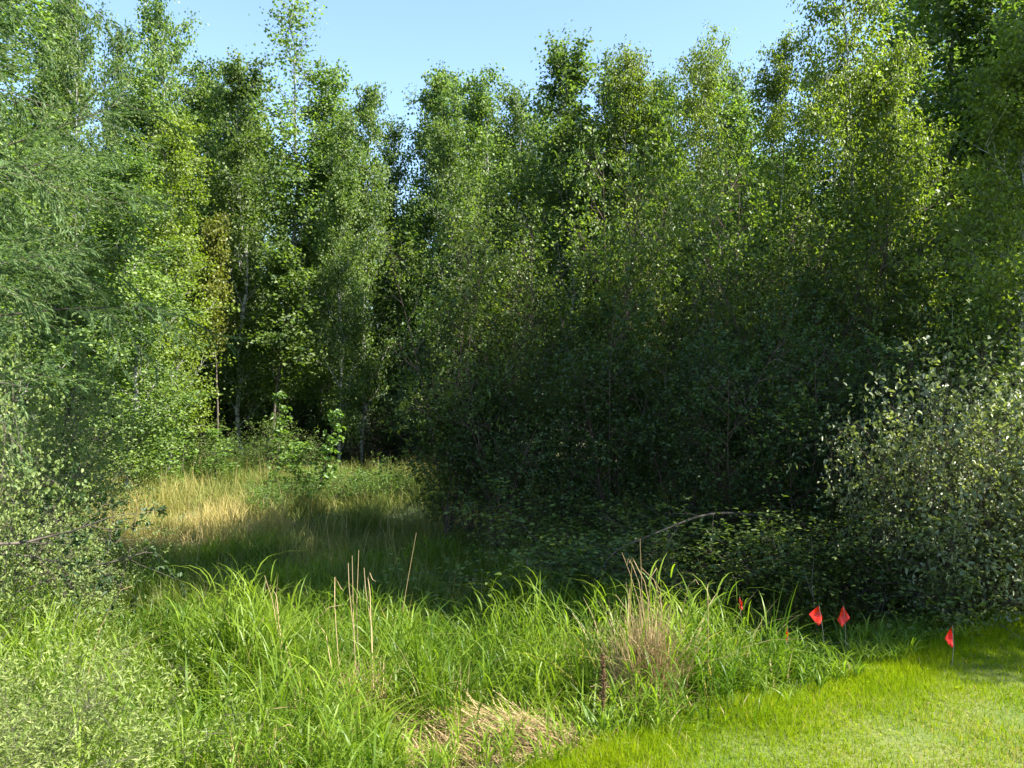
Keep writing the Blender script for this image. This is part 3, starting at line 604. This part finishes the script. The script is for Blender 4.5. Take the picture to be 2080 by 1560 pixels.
# ---------------------------------------------------------------- dry stalks
def stalk_tuft(name, label, x, y, stems, n_blade, spread, seed, hmax, group=None):
    """stems: list of polylines in local metres; blades of straw around the base"""
    rng = np.random.default_rng(seed); root = empty(name, label, "dry grass", (x, y, float(ground_z(x, y))-.02), group)
    a = Acc()
    for s in stems:
        P = np.array(s, float)[None]; tubes(a, P, taper(P, .0032, .4), 5)
    a.build("stalks", M['straw'], root, True)
    b = Acc(); n = n_blade
    bx = rng.normal(size=n)*spread; by = rng.normal(size=n)*spread*.7
    blades(b, rng, bx, by, rng.uniform(.25, hmax, n), rng.uniform(.003, .008, n), np.abs(rng.normal(size=n))*.35+.05, None, 5, None, np.zeros(n)+.0)
    b.build("blades", M['straw'], root)
    return root
def st(px0, py0, pts, Y, x0, z0=0.0):
    """stalk given by photo rows and columns at distance Y, local to the tuft"""
    return [((px-1040)/F*Y-x0, .03*math.sin(i*1.7+px), ZZ(py, Y)-z0) for i, (px, py) in enumerate([(px0, py0)]+pts)]
Y = 5.3; x0 = XX(1318, Y); z0 = float(ground_z(x0, Y))-.02
stalk_tuft("dry_reed_tuft", "tallest tuft of bleached reeds with drooping seed heads in the right middle", x0, Y, [
  st(1322, 1440, [(1312, 1300), (1305, 1200), (1303, 1150), (1301, 1095)], Y, x0, z0), st(1320, 1440, [(1310, 1280), (1296, 1180), (1283, 1145), (1277, 1135), (1273, 1148)], Y, x0, z0),
  st(1322, 1440, [(1300, 1230), (1280, 1165), (1262, 1120)], Y, x0, z0), st(1330, 1440, [(1322, 1250), (1308, 1180), (1288, 1140), (1284, 1132), (1277, 1142)], Y, x0, z0),
  st(1326, 1440, [(1315, 1230), (1322, 1170), (1333, 1153), (1341, 1160)], Y, x0, z0), st(1330, 1440, [(1345, 1230), (1330, 1180), (1300, 1150)], Y, x0, z0),
  st(1335, 1440, [(1345, 1260), (1342, 1200), (1330, 1180)], Y, x0, z0), st(1330, 1440, [(1290, 1260), (1250, 1207)], Y, x0, z0),
  st(1326, 1440, [(1285, 1280), (1270, 1180)], Y, x0, z0), st(1390, 1440, [(1383, 1260), (1400, 1190), (1412, 1176), (1420, 1188)], Y, x0, z0),
  st(1440, 1440, [(1436, 1230), (1434, 1192), (1441, 1184), (1450, 1182)], Y, x0, z0), st(1340, 1440, [(1330, 1300), (1336, 1260)], Y, x0, z0)], 1050, .085, 31, .85)
Y = 5.4; x0 = XX(735, Y); z0 = float(ground_z(x0, Y))-.02
stalk_tuft("dry_reed_tuft", "dry reed tuft with four upright tips and one hooked head left of the middle", x0, Y, [
  st(725, 1440, [(716, 1280), (711, 1190), (706, 1145)], Y, x0, z0), st(725, 1440, [(717, 1260), (714, 1130)], Y, x0, z0), st(730, 1440, [(723, 1240), (728, 1118)], Y, x0, z0),
  st(760, 1440, [(755, 1280), (744, 1200), (738, 1155)], Y, x0, z0), st(760, 1440, [(752, 1200), (746, 1176), (750, 1165), (756, 1178), (764, 1180)], Y, x0, z0),
  st(700, 1440, [(686, 1330), (681, 1230), (680, 1172), (692, 1198), (698, 1200)], Y, x0, z0), st(690, 1440, [(660, 1290), (640, 1260), (672, 1230), (700, 1228)], Y, x0, z0)], 520, .12, 32, .62)
Y = 5.6; x0 = XX(560, Y); z0 = float(ground_z(x0, Y))-.02
stalk_tuft("dry_stalk", "pair of thin dry stalks standing in the green grass left of the hooked tuft", x0, Y, [
  st(575, 1400, [(566, 1300), (552, 1220), (536, 1170)], Y, x0, z0), st(575, 1400, [(570, 1290), (562, 1230)], Y, x0, z0), st(580, 1400, [(560, 1210), (545, 1190), (575, 1202)], Y, x0, z0)], 40, .05, 33, .4)
Y = 6.4; x0 = XX(815, Y); z0 = float(ground_z(x0, Y))-.02
stalk_tuft("dry_stalk", "single long grey stalk leaning right before the dark shade", x0, Y, [st(812, 1330, [(820, 1230), (833, 1150), (845, 1083)], Y, x0, z0)], 14, .03, 34, .35)
Y = 4.6; x0 = XX(205, Y); z0 = float(ground_z(x0, Y))-.02
stalk_tuft("dry_stalk", "long curved straw stalk above the feathery willows", x0, Y, [st(175, 1400, [(200, 1280), (225, 1225), (250, 1196), (265, 1192)], Y, x0, z0)], 20, .05, 35, .4)
Y = 3.9; x0 = XX(520, Y); z0 = float(ground_z(x0, Y))-.02
stalk_tuft("dry_stalk", "bleached arching straws near the bottom edge, left of the straw mat", x0, Y, [
  st(500, 1600, [(520, 1500), (545, 1445), (570, 1436), (585, 1440)], Y, x0, z0), st(510, 1600, [(530, 1520), (560, 1480), (590, 1465), (600, 1475)], Y, x0, z0),
  st(380, 1600, [(375, 1520), (400, 1490), (425, 1480)], Y, x0, z0), st(490, 1600, [(520, 1540), (560, 1510), (575, 1500)], Y, x0, z0)], 110, .16, 36, .55)

# ---------------------------------------------------------------- dock plant: rusty seed stalk with broad leaves
def dock():
    Y = 4.75; x = XX(1215, Y); z0 = float(ground_z(x, Y)); rng = np.random.default_rng(3)
    root = empty("dock_plant", "dock with rusty brown seed stalk and broad green leaves at the straw mat's right end", "plant", (x, Y, z0-.02))
    H = ZZ(1325, Y)-z0; K = 8; s = np.linspace(0, 1, K); P = np.stack([.02*np.sin(s*3)+.02*s, .01*s, s*H], 1)[None]
    a = Acc(); tubes(a, P, taper(P, .006, .4), 6); rb = bark_mat("rusty_stalk", (.05, .026, .009), (.13, .068, .022), 30); a.build("stalk", rb, root, True)
    n = 900; t = rng.random(n)**.8*.55+.45; c = np.stack([.02*np.sin(t*3)+.02*t, .01*t, t*H], 1)+rng.normal(size=(n, 3))*np.array([.007, .007, .01])*(1.2-t[:, None]*.5)*(.6+.6*np.abs(np.sin(t*40)))[:, None]
    b = Acc(); leaves(b, rng, c, rv(rng, n), rv(rng, n), np.full(n, .010), np.full(n, .008), 'diamond'); b.build("seed_head", rb, root)
    c = Acc(); n = 9; az = np.array([2.9, 3.4, .3, .9, -.4, -1.4, 4.2, 5.4, 2.1]); el = np.array([1.25, 1.05, .8, .95, .35, .7, .6, .4, 1.0])
    L_ = np.array([.34, .28, .26, .30, .22, .24, .2, .2, .3])
    for i in range(n):
        d = np.array([math.cos(az[i])*math.cos(el[i]), math.sin(az[i])*math.cos(el[i]), math.sin(el[i])]); sdv = nrm(np.cross(d, [0, 0, 1.])); up = np.cross(sdv, d)
        ks = np.linspace(0, 1, 9); mid = d*(ks*L_[i])[:, None]+np.array([0, 0, -.5])*(ks**2.3*L_[i]*.5)[:, None]
        wv = .032*np.sin(np.clip(ks, .02, 1)**.7*math.pi)**.8*(1+.15*np.sin(ks*30)); mid[:, 2] += .02
        v = np.concatenate([mid-sdv*wv[:, None]+up*(wv*.35)[:, None], mid, mid+sdv*wv[:, None]+up*(wv*.35)[:, None]]); k = np.arange(8)
        f = np.concatenate([np.stack([k, k+9, k+10, k+1], 1), np.stack([k+9, k+18, k+19, k+10], 1)])
        q = Acc(); q.add(v, f, np.full(len(f), rng.random())); q.build("leaf", M['fresh'], root, True)
dock()

# ---------------------------------------------------------------- branches
def branch(name, label, pts, r, seed, leafm, nl, LL, WW, bark):
    rng = np.random.default_rng(seed); P = np.array(pts, float)
    root = empty(name, label, "branch", tuple(P[0])); P = (P-P[0])[None]
    # smooth it
    t = np.linspace(0, 1, 18)[None]; Q, _ = interp(P, t); Q[:, 1:-1] = (Q[:, :-2]+Q[:, 2:]+Q[:, 1:-1])/3
    B2, _ = grow(rng, Q, 9, .2, 1, .45, .6, .7, .1, 5, 0, .15); B3, _ = grow(rng, B2, 3, .3, 1, .18, .6, .7, .1, 4, 0, .2)
    a = Acc(); tubes(a, Q, taper(Q, r, .35), 7); tubes(a, B2, taper(B2, r*.25, .3), 4); tubes(a, B3, taper(B3, r*.12, .3), 3); a.build("limb", bark, root, True)
    if nl:
        f = rng.random((B3.shape[0], nl)); p, t = interp(B3, f); p = p.reshape(-1, 3); t = t.reshape(-1, 3); n = len(p); c = Acc()
        leaves(c, rng, p, nrm(t+rv(rng, n)), nrm(rv(rng, n)+np.array([0, 0, 1.3])), rng.uniform(.7, 1.2, n)*LL, rng.uniform(.7, 1.2, n)*WW); c.build("foliage", leafm, root)
def pp(px, py, Y): return (XX(px, Y), Y, ZZ(py, Y))
branch("fallen_branch", "arched grey bare branch leaning out of the dark thicket down to the grass",
       [pp(1560, 1050, 8.9), pp(1480, 1040, 8.6), pp(1430, 1045, 8.4), pp(1380, 1062, 8.2), pp(1310, 1092, 7.9), pp(1250, 1115, 7.7), pp(1215, 1160, 7.6)], .015, 5, M['olive'], 4, .05, .034, M['twig'])
branch("leafy_branch", "dark leafy branch reaching from the left edge out over the sunny clearing",
       [pp(-30, 1105, 5.9), pp(40, 1104, 6.0), pp(100, 1090, 6.1), pp(150, 1078, 6.1), pp(225, 1050, 6.1)], .012, 6, M['dark'], 12, .04, .026, M['twig'])
branch("leafy_branch", "dark leafy branch lying low along the grass tops at the left edge",
       [pp(-30, 1125, 6.1), pp(40, 1126, 6.3), pp(110, 1140, 6.4), pp(200, 1150, 6.5), pp(300, 1120, 6.6)], .010, 7, M['dark'], 12, .04, .026, M['twig'])
def bare_stem():
    Y = 6.9; x = XX(1668, Y); z = float(ground_z(x, Y)); root = empty("bare_stem", "thin bare forked stem rising from the shade above the two open flags", "twig", (x, Y, z))
    a = Acc()
    for pts in ([(1668, 1300), (1652, 1215), (1650, 1180), (1655, 1140), (1651, 1090)], [(1652, 1215), (1640, 1180), (1633, 1152)]):
        P = np.array([(XX(px, Y)-x, .01*i, ZZ(py, Y)-z) for i, (px, py) in enumerate(pts)])[None]; 
        if P[0, 0, 2] > .0 and pts[0][0] == 1668: P[0, 0, 2] = 0
        tubes(a, P, taper(P, .004, .4), 5)
    a.build("stem", M['twig'], root, True)
bare_stem()

# ---------------------------------------------------------------- marker flags
def flag_mat():
    m = bpy.data.materials.new("flag_plastic"); m.use_nodes = True; N = m.node_tree.nodes; L = m.node_tree.links.new; P = N["Principled BSDF"]
    P.inputs["Base Color"].default_value = (.85, .035, .02, 1); P.inputs["Roughness"].default_value = .32
    tr = N.new("ShaderNodeBsdfTranslucent"); tr.inputs[0].default_value = (1, .09, .03, 1); ms = N.new("ShaderNodeMixShader"); ms.inputs[0].default_value = .5
    tc = N.new("ShaderNodeTexCoord"); nz = N.new("ShaderNodeTexNoise"); nz.inputs["Scale"].default_value = 55; nz.inputs["Detail"].default_value = 4
    cr = N.new("ShaderNodeValToRGB"); cr.color_ramp.elements[0].position = .35; cr.color_ramp.elements[0].color = (.80, .028, .010, 1); cr.color_ramp.elements[1].position = .68; cr.color_ramp.elements[1].color = (.92, .055, .018, 1)
    L(tc.outputs["Object"], nz.inputs["Vector"]); L(nz.outputs[0], cr.inputs[0]); L(cr.outputs[0], P.inputs["Base Color"])
    bp = N.new("ShaderNodeBump"); bp.inputs["Strength"].default_value = .6; bp.inputs["Distance"].default_value = .004; L(nz.outputs[0], bp.inputs["Height"]); L(bp.outputs[0], P.inputs["Normal"])
    L(P.outputs[0], ms.inputs[1]); L(tr.outputs[0], ms.inputs[2]); L(ms.outputs[0], N["Material Output"].inputs[0]); return m
FM = flag_mat(); WM = plain("flag_wire", (.25, .22, .2), .4); KM = plain("flag_print", (.05, .01, .01), .5)
def flag(label, Y, top, foot, corners, depth, mark=False):
    """corners: the hanging cloth's outline in photo points, first = where it is tied to the wire top, last = lower wire tie"""
    x = XX(foot, Y); z = float(ground_z(x, Y)); root = empty("marker_flag", label, "flag", (x, Y, z), "red marker flags at the lawn's edge")
    tp = np.array([XX(top[0], Y)-x, 0, ZZ(top[1], Y)-z]); P = np.stack([np.array([0, 0, -.03]), tp*.5+np.array([.01, 0, 0]), tp])[None]
    a = Acc(); tubes(a, P, np.full((1, 3), .0016), 6); a.build("wire", WM, root, True)
    c = np.array([(XX(px, Y)-x, 0, ZZ(py, Y)-z) for px, py in corners]); A, B_, C_, D_ = c       # A top, B outer, C bottom, D wire side
    n = 9; u = np.linspace(0, 1, n); U, V = np.meshgrid(u, u)
    G = (A*(1-U)[..., None]+B_*U[..., None])*(1-V)[..., None]+(D_*(1-U)[..., None]+C_*U[..., None])*V[..., None]
    G[..., 1] = depth*(np.sin(U*3.2+V*2)*.5+.35*np.sin(V*7-U*3))-.003
    i = np.arange(n*n).reshape(n, n); q = np.stack([i[:-1, :-1], i[:-1, 1:], i[1:, 1:], i[1:, :-1]], -1).reshape(-1, 4)
    G2 = G.copy(); G2[..., 1] += .0006
    b = Acc(); b.add(G, q); b.add(G2, q[:, ::-1]); b.build("flag_cloth", FM, root, True)
    if mark:
        k = Acc()
        for (u0, v0, du, dv) in [(.30, .30, .05, .22), (.38, .30, .10, .05), (.38, .42, .09, .05), (.54, .30, .05, .20), (.62, .33, .08, .05)]:
            uu = np.array([u0, u0+du, u0+du, u0]); vv = np.array([v0, v0, v0+dv, v0+dv])
            Q = (A*(1-uu)[:, None]+B_*uu[:, None])*(1-vv)[:, None]+(D_*(1-uu)[:, None]+C_*uu[:, None])*vv[:, None]
            Q[:, 1] = depth*(np.sin(uu*3.2+vv*2)*.5+.35*np.sin(vv*7-uu*3))-.006; k.add(Q, np.array([[0, 1, 2, 3]]))
        k.build("print", KM, root)
flag("bright red open flag with a dark printed mark, left of the two open ones", 6.0, (1663, 1228), 1676, [(1662, 1230), (1642, 1247), (1660, 1269), (1671, 1257)], .022, True)
flag("dull red open flag hanging in a kite shape, right of the two open ones", 6.1, (1713, 1229), 1716, [(1712, 1231), (1725, 1253), (1708, 1272), (1701, 1260)], .022)
flag("sunlit pinkish red folded flag, farthest right at the lawn's edge", 5.9, (1934, 1270), 1932, [(1933, 1272), (1917, 1297), (1929, 1313), (1936, 1305)], .03)
flag("thin edge-on red flag standing highest, leftmost in the tall grass", 6.2, (1502, 1210), 1508, [(1501, 1212), (1506, 1220), (1507, 1237), (1501, 1235)], .02)
flag("thin edge-on red flag half hidden by grass, between the leftmost and the open ones", 5.8, (1599, 1270), 1597, [(1598, 1272), (1600, 1284), (1597, 1302), (1594, 1296)], .02)
print("objects", len(bpy.data.objects))
